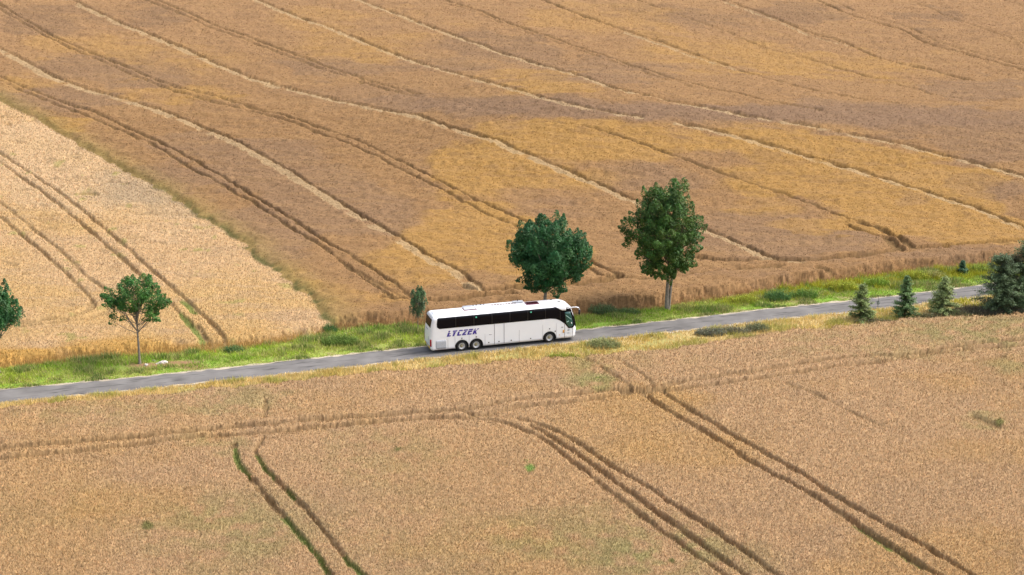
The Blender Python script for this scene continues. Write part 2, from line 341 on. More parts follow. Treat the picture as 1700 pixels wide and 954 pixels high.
for (u, v, r) in ((245, 873, 11), (1660, 700, 8), (880, 776, 9), (1115, 930, 6), (660, 745, 5)):
    q = np.hypot(U - u, (Vp - v) * 1.5) / r; k = (1 - sstep(.5, 1.3, q))
    near_c = mix(near_c, C3(.16, .16, .05) if u != 880 else C3(.13, .26, .05), k * .85)
# pale field
pale_c = C3(.57, .38, .20) * np.ones((len(X), 3))
pale_c = mix(pale_c, C3(.55, .36, .15), sstep(.42, .7, n2) * .7)
pale_c = mix(pale_c, C3(.48, .33, .19), sstep(.5, .75, stre) * .55)
pale_c = mix(pale_c, C3(.42, .27, .12), lod * .6)
pale_c = mix(pale_c, C3(.61, .43, .25), np.clip(blobs([(130, 290, 160, 60, .7), (60, 240, 100, 40, .7), (300, 370, 120, 40, .4)]), 0, 1) * .7)
pale_c = mix(pale_c, C3(.43, .32, .20), np.clip(blobs([(225, 320, 90, 22, 1.0), (300, 345, 60, 18, .6), (190, 290, 50, 14, .6)], .7), 0, 1) * .75)
pale_c = mix(pale_c, C3(.52, .30, .07), np.clip(blobs([(20, 595, 80, 22, 1), (230, 575, 120, 14, .9), (150, 588, 120, 12, .7), (430, 565, 90, 20, .3)], .5), 0, 1) * .8)
pale_c = mix(pale_c, C3(.40, .34, .12), sstep(.72, .82, fbm(X * .5, Y * .5, 77, 3)) * .7)
# brown far crop
far_c = C3(.325, .188, .085) * np.ones((len(X), 3))
far_c = mix(far_c, C3(.42, .240, .072), orange * .82)
far_c = mix(far_c, C3(.272, .168, .095), purple * .7)
far_c = mix(far_c, C3(.40, .24, .125), sstep(0, 1, (210 - Vp) / 220) * .45 * (1 - purple))
far_c = mix(far_c, C3(.39, .235, .105), sstep(.45, .75, stre) * .35)
far_c = mix(far_c, C3(.25, .15, .08), sstep(.55, .8, 1 - stre + (n1 - .5) * .5) * .35)
far_c = mix(far_c, C3(.255, .160, .098), np.clip(blobs([(1000, 188, 420, 17, .9), (1450, 196, 420, 17, .9), (620, 160, 160, 12, .4)], .5), 0, 1) * .75)
far_c = mix(far_c, C3(.36, .255, .09), np.clip(strip * 1.1 + np.exp(-((db - .9) / 1.8) ** 2) * .5, 0, 1) * sstep(.25, .6, n4 + .15) * .8)
cropc = np.where((dn > -1)[:, None], near_c, np.where(left[:, None], pale_c, far_c))
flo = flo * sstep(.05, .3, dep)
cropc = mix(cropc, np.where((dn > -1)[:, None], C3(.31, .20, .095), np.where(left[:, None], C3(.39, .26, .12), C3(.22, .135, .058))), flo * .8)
cropc = mix(cropc, C3(.47, .335, .18), pale * .7 * sstep(.2, .5, noise(X * .6, Y * .6, 88) + .15))
cropc = mix(cropc, C3(.14, .22, .045), grn * .75)
# stalks at the cut edges of the fields
edge = (1 - sstep(.1, .6, np.where(dn > -1, dn, df)))
cropc = mix(cropc, C3(.36, .235, .11), edge * .35)
# verge soil and turf
vg = C3(.19, .30, .045) * np.ones((len(X), 3))
vg = mix(vg, C3(.26, .30, .07), sstep(.4, .65, n4)); vg = mix(vg, C3(.24, .16, .10), sstep(.55, .7, fbm(X * .4, Y * .4, 81, 3)) * .7)
nearside = Y < lin_y(road, X)
vg = np.where(nearside[:, None], mix(C3(.46, .35, .16) * np.ones((len(X), 3)), C3(.26, .28, .08), sstep(.55, .65, n4) * .6), vg)
vg = mix(vg, C3(.36, .28, .19), 1 - sstep(1.75, 2.1, roadd + (n1 - .5) * .5))
dirt = np.clip(blobs([(240, 593, 35, 7, .9), (302, 590, 38, 7, .9), (30, 618, 35, 8, .8), (1107, 505, 20, 6, .8)], .4), 0, 1)
vg = mix(vg, C3(.24, .13, .075), dirt)
mm = np.maximum(m1, m2); reg0 = np.where(dn > -1, 1, np.where(left, 2, 3))
cropc = mix(cropc, C3(.13, .13, .045), strip * sstep(215, 420, Vp) * sstep(.42, .6, n1) * np.exp(-((db - .2) / .5) ** 2) * .9)
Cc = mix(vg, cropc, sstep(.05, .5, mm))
Cc = Cc * (1 + .24 * (n3 - .5) * np.where(reg0 == 3, .5, 1.0))[:, None]

idx = (np.arange(nr - 1)[:, None] * nc + np.arange(nc - 1)[None, :]).ravel()
Q = np.stack([idx, idx + 1, idx + nc + 1, idx + nc], 1)
reg = np.where(mm > .03, np.where(dn > -1, 1, np.where(left, 2, 3)), 0)
fr = reg[Q].max(axis=1)

def mat_attr(name, rough=.9, spec=.15, trans=0.0, bump=None):
    m = bpy.data.materials.new(name); m.use_nodes = True; n = m.node_tree; b = n.nodes["Principled BSDF"]
    a = n.nodes.new("ShaderNodeAttribute"); a.attribute_name = "Col"
    tx = n.nodes.new("ShaderNodeTexNoise"); tx.inputs['Scale'].default_value = bump or 6.0; tx.inputs['Detail'].default_value = 3
    tc = n.nodes.new("ShaderNodeTexCoord"); n.links.new(tc.outputs['Object'], tx.inputs['Vector'])
    mr = n.nodes.new("ShaderNodeMapRange"); mr.inputs[1].default_value = .3; mr.inputs[2].default_value = .7; mr.inputs[3].default_value = .82; mr.inputs[4].default_value = 1.18
    n.links.new(tx.outputs[0], mr.inputs[0])
    mx = n.nodes.new("ShaderNodeVectorMath"); mx.operation = 'SCALE'; n.links.new(a.outputs['Color'], mx.inputs[0]); n.links.new(mr.outputs[0], mx.inputs['Scale'])
    n.links.new(mx.outputs[0], b.inputs['Base Color'])
    b.inputs['Roughness'].default_value = rough; b.inputs['Specular IOR Level'].default_value = spec
    if trans:
        t = n.nodes.new("ShaderNodeBsdfTranslucent"); n.links.new(mx.outputs[0], t.inputs[0])
        ms = n.nodes.new("ShaderNodeMixShader"); ms.inputs[0].default_value = trans
        n.links.new(b.outputs[0], ms.inputs[1]); n.links.new(t.outputs[0], ms.inputs[2]); n.links.new(ms.outputs[0], n.nodes["Material Output"].inputs[0])
    return m
M_crop = mat_attr("ripe_crop", .9, .1, .35, 3.0)
M_soil = mat_attr("verge_soil", .95, .1)
M_leaf = mat_attr("leaves", .55, .35, .18, 1.5)
M_grass = mat_attr("grass_blades", .7, .25, .25, 2.0)

def blades(bx, by, bz, h, wd, colr, lean=.5):
    """one slim leaning triangle per point"""
    n = len(bx); a = rng.random(n) * 2 * np.pi; la = rng.random(n) * 2 * np.pi; ll = rng.random(n) * lean * h
    c, s = np.cos(a) * wd * .5, np.sin(a) * wd * .5
    P = np.empty((n, 3, 3))
    P[:, 0] = np.stack([bx - c, by - s, bz], 1); P[:, 1] = np.stack([bx + c, by + s, bz], 1)
    P[:, 2] = np.stack([bx + np.cos(la) * ll, by + np.sin(la) * ll, bz + h], 1)
    return P.reshape(-1, 3), np.arange(3 * n).reshape(-1, 3), np.repeat(colr, 3, 0)

def sheet(name, r, tuft, label, cat, kind, mat):
    f = Q[fr == r]; used = np.unique(f); rem = np.full(len(X), -1); rem[used] = np.arange(len(used))
    V = np.stack([X[used], Y[used], Z[used]], 1); Fs = [rem[f]]; Cs = Cc[used]
    if tuft:
        c = np.nonzero(dense & (reg == r) & (mm > .5))[0]
        c = c[rng.random(len(c)) < tuft]
        c = c[(rng.random(len(c)) < 1 - .75 * flo[c])]
        dist = np.hypot(Y[c], H)
        jx = (rng.random(len(c)) - .5) * dist * .0014; jy = (rng.random(len(c)) - .5) * dist * .0034
        sz = dist / 150.0
        hh = (.07 + .11 * rng.random(len(c))) * sz ** .6 * (1.0 if r == 1 else .8 if r == 2 else .42)
        con = 1.2 if r == 1 else (.62 if r == 2 else .22)
        cc = Cc[c] * (1 + (.72 * rng.random((len(c), 1)) ** 1.3 - .32) * con) * (1 + (rng.random((len(c), 3)) - .5) * .10)
        bv, bf, bc = blades(X[c] + jx, Y[c] + jy, Z[c] - .06, hh + .06, (.065 + .055 * rng.random(len(c))) * sz, cc, .9)
        Fs.append(bf + len(V)); V = np.vstack([V, bv]); Cs = np.vstack([Cs, bc])
    if r:
        # long stalks standing along the edge facing the road
        n = 20000; P_ = enear if r == 1 else efar
        ex = rng.uniform(-62, 80, n); ey = lin_y(P_, ex)
        k = rng.random(n) * 2.0; ey = ey - k + .1 if r == 1 else ey + k - .1
        ex += (rng.random(n) - .5) * .3; ey += (noise(ex * .9, ey * .9, 131) - .5) * .5
        ok = np.ones(n, bool) if r == 1 else ((ex < xb(ey)) if r == 2 else (ex >= xb(ey)))
        ex, ey, k = ex[ok], ey[ok], k[ok]; n = len(ex)
        base = C3(.46, .31, .14) if r == 1 else (C3(.52, .33, .12) if r == 2 else C3(.40, .235, .105))
        hh = (.66 if r < 3 else .62) * (.55 + .55 * rng.random(n)) * (.6 + .5 * np.minimum(k, 1))
        bv, bf, bc = blades(ex, ey, T(ex, ey), hh, .06 + .05 * rng.random(n), base[None] * (.75 + .5 * rng.random((n, 1))), .35)
        Fs.append(bf + len(V)); V = np.vstack([V, bv]); Cs = np.vstack([Cs, bc])
    o = mk_mesh(name, V, Fs, Cs, [mat], smooth=True)
    tag(o, label, cat, None, kind); return o
sheet("ground", 0, 0, "grassy roadside verge and open land under the fields", "ground", "structure", M_soil)
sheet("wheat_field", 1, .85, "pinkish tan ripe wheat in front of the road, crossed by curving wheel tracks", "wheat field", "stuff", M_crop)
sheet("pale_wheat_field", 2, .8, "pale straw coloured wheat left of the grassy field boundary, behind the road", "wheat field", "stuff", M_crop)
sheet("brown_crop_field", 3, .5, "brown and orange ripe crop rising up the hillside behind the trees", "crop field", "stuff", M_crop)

# ------------------------------------------------------------------ road
def strip_mesh(name, P, half, z, mat, ncol=8, wob=.0, lift=0.0):
    C = catmull(P, 30); d = np.gradient(C, axis=0); d /= np.linalg.norm(d, axis=1)[:, None]; nm = np.stack([-d[:, 1], d[:, 0]], 1)
    V = []
    for k in range(ncol + 1):
        q = (k / ncol * 2 - 1); e = abs(q) > .99
        jitter = (noise(C[:, 0] * 1.3, C[:, 1] * 1.3 + k * 9, 3) - .5) * wob if e else 0
        pp = C + nm * (q * half + (np.sign(q) * jitter))[..., None] if e else C + nm * (q * half)
        zz = T(pp[:, 0], pp[:, 1]) * 0 + z + .03 * (1 - q * q) * lift
        V.append(np.column_stack([pp, zz]))
    n = len(C); V = np.vstack(V); i = np.arange(n - 1); Fq = [np.stack([k * n + i, (k + 1) * n + i, (k + 1) * n + i + 1, k * n + i + 1], 1) for k in range(ncol)]
    return mk_mesh(name, V, [np.vstack(Fq)], None, [mat], smooth=True)
road_d = np.vstack([road[0]] + [road[i] + (road[i + 1] - road[i]) * t for i in range(len(road) - 1) for t in (np.linspace(0, 1, 26 if i in (0, len(road) - 2) else 5)[1:])])
def basic(name, c, rough=.5, metal=0, spec=.5, coat=0, nscale=None, namp=.1):
    m = bpy.data.materials.new(name); m.use_nodes = True; n = m.node_tree; b = n.nodes["Principled BSDF"]
    b.inputs['Base Color'].default_value = (*c, 1); b.inputs['Roughness'].default_value = rough; b.inputs['Metallic'].default_value = metal
    b.inputs['Specular IOR Level'].default_value = spec; b.inputs['Coat Weight'].default_value = coat
    tc = n.nodes.new("ShaderNodeTexCoord"); tx = n.nodes.new("ShaderNodeTexNoise"); n.links.new(tc.outputs['Object'], tx.inputs[0])
    tx.inputs['Scale'].default_value = nscale or 2.0; tx.inputs['Detail'].default_value = 4
    r = n.nodes.new("ShaderNodeValToRGB"); n.links.new(tx.outputs[0], r.inputs[0])
    r.color_ramp.elements[0].position = .3; r.color_ramp.elements[1].position = .7
    r.color_ramp.elements[0].color = (*[x * (1 - namp) for x in c], 1); r.color_ramp.elements[1].color = (*[min(1, x * (1 + namp)) for x in c], 1)
    n.links.new(r.outputs[0], b.inputs['Base Color'])
    return m
def asphalt():
    m = basic("asphalt", (.160, .150, .142), .9, spec=.1, nscale=.5, namp=.2); n = m.node_tree; b = n.nodes["Principled BSDF"]
    src = b.inputs['Base Color'].links[0].from_socket
    tc = n.nodes.new("ShaderNodeTexCoord"); mp = n.nodes.new("ShaderNodeMapping"); mp.inputs['Rotation'].default_value = (0, 0, R(-18.5)); n.links.new(tc.outputs['Object'], mp.inputs[0])
    mp2 = n.nodes.new("ShaderNodeMapping"); mp2.inputs['Scale'].default_value = (.22, 2.2, 1); n.links.new(mp.outputs[0], mp2.inputs[0])
    tx = n.nodes.new("ShaderNodeTexNoise"); tx.inputs['Scale'].default_value = 1; tx.inputs['Detail'].default_value = 6; tx.inputs['Roughness'].default_value = .65; n.links.new(mp2.outputs[0], tx.inputs[0])
    r = n.nodes.new("ShaderNodeValToRGB"); r.color_ramp.elements[0].position = .36; r.color_ramp.elements[0].color = (.42, .42, .44, 1); r.color_ramp.elements[1].position = .46; r.color_ramp.elements[1].color = (1, 1, 1, 1)
    n.links.new(tx.outputs[0], r.inputs[0])
    mx = n.nodes.new("ShaderNodeMix"); mx.data_type = 'RGBA'; mx.blend_type = 'MULTIPLY'; mx.inputs[0].default_value = 1
    n.links.new(src, mx.inputs[6]); n.links.new(r.outputs[0], mx.inputs[7]); n.links.new(mx.outputs[2], b.inputs['Base Color'])
    return m
tag(strip_mesh("road", road_d, 1.58, .012, asphalt(), 8, .5, 1.0), "narrow grey asphalt country road with worn dark patches", "road", kind="structure")
tag(strip_mesh("road_shoulder", road_d, 1.95, .004, basic("sandy_gravel", (.37, .31, .23), .95, nscale=1.2, namp=.3), 4, .5), "pale sandy edge of the country road", "road shoulder", kind="structure")

# ------------------------------------------------------------------ verge grass
def ycurve(P, x): return np.interp(x, P[:, 0], P[:, 1])
def verge(name, n, far, label):
    xx = rng.uniform(-62, 78, n); yr = ycurve(road, xx)
    if far: lo = yr + 1.72 / .948; hi = ycurve(efar, xx) + .3
    else: lo = ycurve(enear, xx) - .3; hi = yr - 1.66 / .948
    k = rng.random(n); yy = lo + (hi - lo) * k; e = (yy - yr) if far else (yr - yy)
    g = fbm(xx * .55, yy * .8, 91, 3); g2 = fbm(xx * .18, yy * .3, 93, 3)
    keep = (hi > lo) & (rng.random(n) < .25 + 1.2 * g)
    if far:
        dd = np.exp(-((xx + 35.5) / 2.4) ** 2 - ((e - 5.0) / 1.0) ** 2) + np.exp(-((xx + 31.5) / 2.6) ** 2 - ((e - 4.7) / .9) ** 2)
        keep &= rng.random(n) > dd * 1.1
        h = (.08 + .36 * sstep(2.2, 4.2, e) * (.3 + g) + .22 * sstep(.55, .75, g)) * (.6 + .7 * rng.random(n))
        c = np.tile(C3(.24, .40, .03), (n, 1)); c = mix(c, C3(.40, .50, .05), sstep(.4, .65, g2) * .9); c = mix(c, C3(.09, .17, .05), sstep(.55, .72, g) * .7)
        c = mix(c, C3(.50, .42, .18), sstep(.48, .7, rng.random(n) * .6 + fbm(xx * .5, yy * .9, 97, 3) * .55) * .75)
        yel = sstep(12, 30, xx) * sstep(3.5, 5, e) * (fbm(xx * .8, yy * .8, 95, 2) > .52)
        c = mix(c, C3(.42, .38, .03), yel * .8); h = h + .35 * yel * rng.random(n)
    else:
        h = (.18 + .5 * g) * (.6 + .8 * rng.random(n)) * (1 - .6 * np.exp(-((e - 1.8) / .5) ** 2))
        c = np.tile(C3(.66, .49, .20), (n, 1)); c = mix(c, C3(.30, .36, .05), sstep(.56, .66, g) * .55); c = mix(c, C3(.58, .42, .12), sstep(.5, .7, g2) * .6)
        c = mix(c, C3(.48, .47, .04), sstep(25, 40, xx) * sstep(.45, .6, g2) * .8)
        c = mix(c, C3(.30, .26, .16), sstep(8, 20, xx) * (1 - sstep(.0, .35, k)) * .7)
    c = c * (.7 + .6 * rng.random((n, 1)))
    i = np.nonzero(keep)[0]
    V, Fc, Cv = blades(xx[i], yy[i], T(xx[i], yy[i]) - .03, h[i], .05 + .06 * rng.random(len(i)), c[i], .8)
    tag(mk_mesh(name, V, [Fc], Cv, [M_grass]), label, "grass", kind="stuff")
verge("verge_grass", 150000, True, "lush green grass and weeds on the far side of the road")
verge("dry_verge_grass", 60000, False, "dry yellow grass strip between the road and the front wheat")

# ------------------------------------------------------------------ plants and trees
def tube(P, r0, r1, n=7):
    P = [Vector(p) for p in P]; V = []; Fq = []
    for i, p in enumerate(P):
        d = (P[min(i + 1, len(P) - 1)] - P[max(i - 1, 0)]).normalized(); a = d.orthogonal().normalized(); b = d.cross(a)
        r = r0 + (r1 - r0) * i / (len(P) - 1)
        for k in range(n):
            t = 2 * math.pi * k / n; V.append(p + (a * math.cos(t) + b * math.sin(t)) * r)
        if i:
            for k in range(n): Fq.append(((i - 1) * n + k, (i - 1) * n + (k + 1) % n, i * n + (k + 1) % n, i * n + k))
    return np.array([tuple(v) for v in V]), np.array(Fq)
def join(parts):
    V = []; Fs = []; o = 0
    for v, f in parts: V.append(v); Fs.append(f + o); o += len(v)
    return np.vstack(V), np.vstack(Fs)

def leaf_quads(P, N, sz, C, asp=.6):
    """P centres, N preferred normals, jittered"""
    n = len(P); N = N + rng.normal(0, .55, (n, 3)); N /= np.linalg.norm(N, axis=1)[:, None]
    A = np.cross(N, rng.normal(0, 1, (n, 3))); A /= np.linalg.norm(A, axis=1)[:, None]; Bv = np.cross(N, A)
    s = (sz * (.6 + .8 * rng.random(n)))[:, None]
    V = np.stack([P - A * s * .5, P + Bv * s * asp * .5, P + A * s * .5, P - Bv * s * asp * .5], 1).reshape(-1, 3)
    return V, np.arange(4 * n).reshape(-1, 4), np.repeat(C, 4, 0)

M_bark = basic("grey_bark", (.22, .19, .155), .9, spec=.1, nscale=5, namp=.35)
M_bark2 = basic("brown_bark", (.13, .09, .06), .9, spec=.1, nscale=5, namp=.3)

def at_base(u, v):
    x, y = hit(u, v); return x, y, float(T(x, y))
def local_of(base, u, v):
    """metres right and up from the base, seen at the base's distance"""
    x, y, z = base; dep_ = y * pc + (H - z) * ps_
    bu, bv = project(x, y, z)
    return (u - bu) * dep_ / F, -(v - bv) * dep_ / F / pc

def broadleaf(base, ell, nplume, leaves, sz, colr, label, fork, trunk_r, twin=False, name="broadleaf_tree", up=.9, plume=(.5, 1.2), lean=0.0, seed=1, bark=None, lowcut=-1.0, shape=None):
    """ell: list of (u0,u1,v0,v1,weight) crown lobes in the photo"""
    r = np.random.default_rng(seed)
    root = empty(name, base, 0, label, "tree", "trees along the road")
    Ls = []
    for (u0, u1, v0, v1, wt) in ell:
        x0, z1 = local_of(base, u0, v0); x1, z0 = local_of(base, u1, v1)
        Ls.append(((x0 + x1) / 2, (z0 + z1) / 2, (x1 - x0) / 2, (z1 - z0) / 2, wt))
    tips = []; wts = np.array([l[4] for l in Ls], float); wts /= wts.sum()
    W_ = max(l[2] for l in Ls)
    # dart throwing keeps plumes apart so the outline is lumpy
    md = plume[0] * .5; tries = 0
    while len(tips) < nplume and tries < nplume * 200:
        tries += 1
        cx_, cz_, rx, rz, _ = Ls[r.choice(len(Ls), p=wts)]
        d = r.normal(0, 1, 3); d /= np.linalg.norm(d); q = r.random() ** .4 * (.86 + .2 * r.random())
        if q < .35: continue
        p = np.array([cx_ + d[0] * rx * q, d[1] * rx * q * .95, cz_ + d[2] * rz * q])
        if d[2] * q < lowcut: continue
        if any(np.linalg.norm((p - t) * np.array([1, 1, .8])) < md * (1 - tries / (nplume * 260)) for t in tips): continue
        tips.append(p)
    tips = np.array(tips)
    cz0 = np.average([l[1] for l in Ls], weights=wts); cx0 = np.average([l[0] for l in Ls], weights=wts)
    fz = fork; fork_p = np.array([lean * .5, 0, fz])
    parts = []
    tt = [(lean * .5 * q ** 2, .03 * math.sin(q * 5), fz * q - .15 * (q == 0)) for q in np.linspace(0, 1, 7)]
    if twin:
        parts.append(tube([(a - .13 - .02 * math.sin(i), b, c) for i, (a, b, c) in enumerate(tt)], trunk_r * 1.3, trunk_r * .85, 9))
        parts.append(tube([(a + .22 - .12 * math.cos(i * .5), b + .1, c) for i, (a, b, c) in enumerate(tt)], trunk_r, trunk_r * .7, 9))
    else: parts.append(tube(tt, trunk_r * 1.25, trunk_r * .8, 9))
    parts.append(tube([(0, 0, -.15), (0, 0, .12), (0, 0, .45)], trunk_r * 2.0, trunk_r * 1.2, 9))
    # leader and limbs
    top = cz0 + .55 * Ls[0][3]
    lead = [(lean * .5 + (cx0 - lean * .5) * q, .1 * math.sin(4 * q), fz + (top - fz) * q) for q in np.linspace(0, 1, 6)]
    parts.append(tube(lead, trunk_r * .75, .03, 7))
    order = r.permutation(len(tips))[:min(len(tips), 46)]
    for i in order:
        t = tips[i]; q = r.random() * .55; s = np.array(lead[0]) + (np.array(lead[-1]) - np.array(lead[0])) * q
        if t[2] < s[2]: s = fork_p + np.array([0, 0, .0])
        m = s + (t - s) * .5 + np.array([0, 0, -.12 * np.linalg.norm(t - s) * .4]) 
        m2_ = s + (t - s) * .8
        parts.append(tube([s, m, m2_, t], trunk_r * .33, .015, 5))
    V, Fq = join(parts); tr = mk_mesh("trunk", V, [Fq], None, [bark or M_bark], root, smooth=True)
    P = []; N = []; Cl = []
    cen = np.array([cx0, 0, cz0])
    for t in tips:
        o_ = t - cen; o_ /= max(np.linalg.norm(o_), .1); ax = o_ * (1 - up) + np.array([0, 0, up * (.35 + .65 * max(0, o_[2] + .3))]); ax /= np.linalg.norm(ax)
        pr = plume[0] * (.75 + .5 * r.random()); pl = plume[1] * (.7 + .6 * r.random())
        n = int(leaves * (.7 + .6 * r.random()))
        q = r.random(n) ** .8; ang = r.random(n) * 2 * np.pi; rad = pr * np.sqrt(1 - np.minimum(q, .97)) * (.55 + .55 * r.random(n)) * (.45 + .75 * np.sin(np.minimum(q + .25, 1) * np.pi * .9) ** .5)
        a = np.cross(ax, [.3, .9, .1]); a /= np.linalg.norm(a); b = np.cross(ax, a)
        side = a[None] * np.cos(ang)[:, None] + b[None] * np.sin(ang)[:, None]
        pp = t + ax[None] * ((q - .45) * pl)[:, None] + side * rad[:, None]
        P.append(pp); N.append(side * .7 + ax * .5 + np.array([0, 0, .5]))
        tint = .95 + .6 * r.random()
        cl = np.array(colr) * tint * np.array([1 + .5 * (r.random() - .4), 1, 1 + .3 * (r.random() - .5)])
        Cl.append(np.tile(cl, (n, 1)) * (.75 + .5 * r.random((n, 1))))
    P = np.vstack(P); N = np.vstack(N); Cl = np.vstack(Cl)
    V, Fq, Cv = leaf_quads(P, N, sz, Cl); mk_mesh("crown", V, [Fq], Cv, [M_leaf], root)
    return root

G1 = (.026, .090, .022); G2 = (.040, .095, .026); G3 = (.042, .125, .020)
broadleaf(at_base(-2, 620), [(-78, 36, 455, 560, 1), (-30, 48, 490, 545, .5)], 150, 220, .17, G1, "dark leafy tree half cut off at the left edge of the picture", 2.6, .12, plume=(.42, 1.0), seed=11)
broadleaf(at_base(232, 603), [(185, 275, 455, 520, 1), (170, 240, 478, 512, .35), (230, 286, 480, 532, .5), (172, 210, 522, 534, .10)], 125, 150, .15, G3, "young open tree with slim pale trunk left of the bus, on the far verge", 3.0, .095, plume=(.40, .75), up=.5, seed=12)
broadleaf(at_base(694, 549), [(681, 709, 477, 528, 1)], 44, 130, .14, (.075, .13, .05), "small slender sapling just behind the rear of the bus", 1.3, .04, plume=(.28, .7), seed=13)
broadleaf(at_base(903, 537), [(846, 976, 358, 462, 1), (858, 965, 405, 488, .6), (844, 900, 390, 450, .15), (925, 981, 390, 450, .15)], 330, 240, .18, (.022, .086, .022), "round dense tree rising right behind the bus roof", 3.3, .19, plume=(.58, 1.15), up=.6, seed=19, lean=.3)
broadleaf(at_base(1109, 515), [(1040, 1158, 312, 445, 1), (1029, 1167, 335, 445, 1.2), (1056, 1148, 302, 380, .5), (1050, 1150, 410, 462, .4)], 480, 170, .17, (.044, .100, .014), "tallest tree, with twin grey trunks, right of the bus", 4.3, .17, twin=True, plume=(.52, .9), up=.5, seed=15)

def conifer(base, hgt, wid, label, dark, seed, prof=.75, name="spruce_tree", scrub=0.0, group="young conifers on the near verge", cat="tree"):
    r = np.random.default_rng(seed); root = empty(name, base, 0, label, cat, group)
    parts = [tube([(0, 0, -.1), (.02, 0, hgt * .5), (0, 0, hgt)], .035 + .012 * hgt, .01, 7)]
    P = []; N = []; Cl = []; nl = int(7 + hgt * 3)
    for k in range(nl):
        q = (k + .3) / nl; z = hgt * (.06 + .92 * q); rr = wid * .62 * (1 - q) ** prof * (.75 + .5 * r.random()) * (1 - .45 * scrub * math.exp(-(q / .15) ** 2)) + .05
        for b in range(r.integers(5, 10)):
            a = r.random() * 6.283; l = rr * (.6 + .6 * r.random()); up_ = .35 * l * (.2 + q) - .1 * l
            e = np.array([math.cos(a) * l, math.sin(a) * l, z + up_]); s = np.array([0, 0, z])
            if r.random() < .6: parts.append(tube([s, e], .018, .006, 4))
            n = int(34 + 70 * l); t = r.random(n) ** .7
            pp = s + (e - s) * t[:, None] + r.normal(0, .05 + .05 * wid / 2, (n, 3)) * np.array([1, 1, .7]); P.append(pp)
            N.append(np.tile([math.cos(a) * .3, math.sin(a) * .3, 1], (n, 1)))
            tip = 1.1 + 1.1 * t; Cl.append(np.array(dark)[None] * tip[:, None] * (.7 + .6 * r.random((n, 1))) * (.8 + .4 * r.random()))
    V, Fq = join(parts); mk_mesh("trunk", V, [Fq], None, [M_bark2], root)
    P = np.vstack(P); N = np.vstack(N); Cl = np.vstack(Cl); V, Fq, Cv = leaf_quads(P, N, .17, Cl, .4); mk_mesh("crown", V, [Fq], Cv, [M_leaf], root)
    return root
conifer(at_base(1429, 532), 3.9, 2.3, "leftmost young conifer between the road and the front wheat", (.11, .14, .045), 21)
conifer(at_base(1502, 528), 4.6, 1.9, "narrow dark young conifer, second of the row beside the wheat", (.065, .11, .036), 22)
conifer(at_base(1565, 522), 4.1, 2.6, "broad pale green young conifer left of the dark evergreen clump", (.13, .16, .055), 23)
conifer(at_base(1597, 455), 1.6, .8, "tiny dark conifer on the green verge behind the road", (.035, .075, .035), 24)
conifer(at_base(1655, 519), 6.2, 4.2, "dark bushy spruce at the left of the evergreen clump", (.052, .078, .034), 25, .42, group="evergreen clump at the right edge")
conifer(at_base(1678, 510), 5.6, 3.6, "olive evergreen in the middle of the clump at the right edge", (.095, .09, .045), 26, .35, group="evergreen clump at the right edge")
conifer(at_base(1699, 512), 7.4, 4.4, "tallest evergreen, cut by the right edge of the picture", (.055, .085, .036), 27, .45, group="evergreen clump at the right edge")
conifer(at_base(1738, 505), 6.5, 5.0, "spruce just beyond the right edge behind the tallest evergreen", (.05, .075, .034), 28, .45, group="evergreen clump at the right edge")

def weeds(base, rx, ry, h, n, c, label, name="weed_clump", seed=1, leafy=.5, group="tall weeds on the verges"):
    r = np.random.default_rng(seed); a = r.random(n) * 6.283; q = np.sqrt(r.random(n)); bx = np.cos(a) * q * rx; by = np.sin(a) * q * ry
    hh = h * (.45 + .6 * r.random(n)) * (1 - .4 * q ** 2)
    cc = np.array(c)[None] * (.65 + .7 * r.random((n, 1))) * (1 + .25 * (r.random((n, 3)) - .5))
    V, Fc, Cv = blades(bx, by, np.full(n, -.05), hh, .04 + .05 * r.random(n), cc, .7)
    m = int(n * leafy * 2); i = r.integers(0, n, m)
    P = np.stack([bx[i] + r.normal(0, .06, m), by[i] + r.normal(0, .06, m), hh[i] * (.3 + .65 * r.random(m))], 1)
    V2, F2, C2 = leaf_quads(P, np.tile([0., 0, 1], (m, 1)), .14, cc[i] * 1.1, .5)
    o = mk_mesh(name, np.vstack([V, V2]), [Fc, F2 + len(V)], np.vstack([Cv, C2]), [M_grass])
    o.location = base; tag(o, label, "weeds", group)
    return o
GW = (.17, .19, .10); YW = (.36, .38, .05); DW = (.20, .16, .10); BW = (.08, .17, .05)
weeds(at_base(1180, 556), 1.6, .7, 1.0, 900, (.19, .19, .13), "dark grey green thicket beside the road, left end of the thicket strip", seed=31)
weeds(at_base(1215, 553), 1.9, .6, .9, 900, (.20, .19, .12), "middle of the dark thicket strip between road and wheat", seed=32)
weeds(at_base(1256, 549), 1.2, .6, 1.1, 700, (.20, .21, .11), "right end of the dark thicket strip between road and wheat", seed=33)
weeds(at_base(1003, 576), 1.7, .8, 1.2, 900, (.30, .32, .14), "grey green weeds right of the front of the bus", seed=34)
weeds(at_base(1000, 508 + 12), 1.5, .7, 1.3, 800, (.14, .20, .08), "bushy green weeds against the brown crop, right of the bus mirror", seed=35)
weeds(at_base(1040, 521), 1.5, .5, .8, 700, (.14, .22, .07), "low green weeds left of the twin trunk tree", seed=36)
weeds(at_base(565, 571), 1.9, .9, 1.3, 1100, (.16, .24, .05), "tall weeds with yellow tips at the corner of the pale wheat", seed=37)
weeds(at_base(548, 552), .7, .5, 1.3, 300, BW, "dark green weeds where the field boundary meets the verge", seed=38)
weeds(at_base(388, 583), 1.0, .6, .8, 400, (.11, .19, .06), "green weeds where the wheel tracks of the pale wheat reach the verge", seed=39)
weeds(at_base(880, 782), .55, .45, 1.15, 260, (.13, .28, .04), "single bright green weed tuft in the middle of the front wheat", seed=40)
weeds(at_base(996, 641), .9, .5, 1.1, 300, (.20, .36, .04), "bright green patch of weeds beside the track crossing", seed=41)
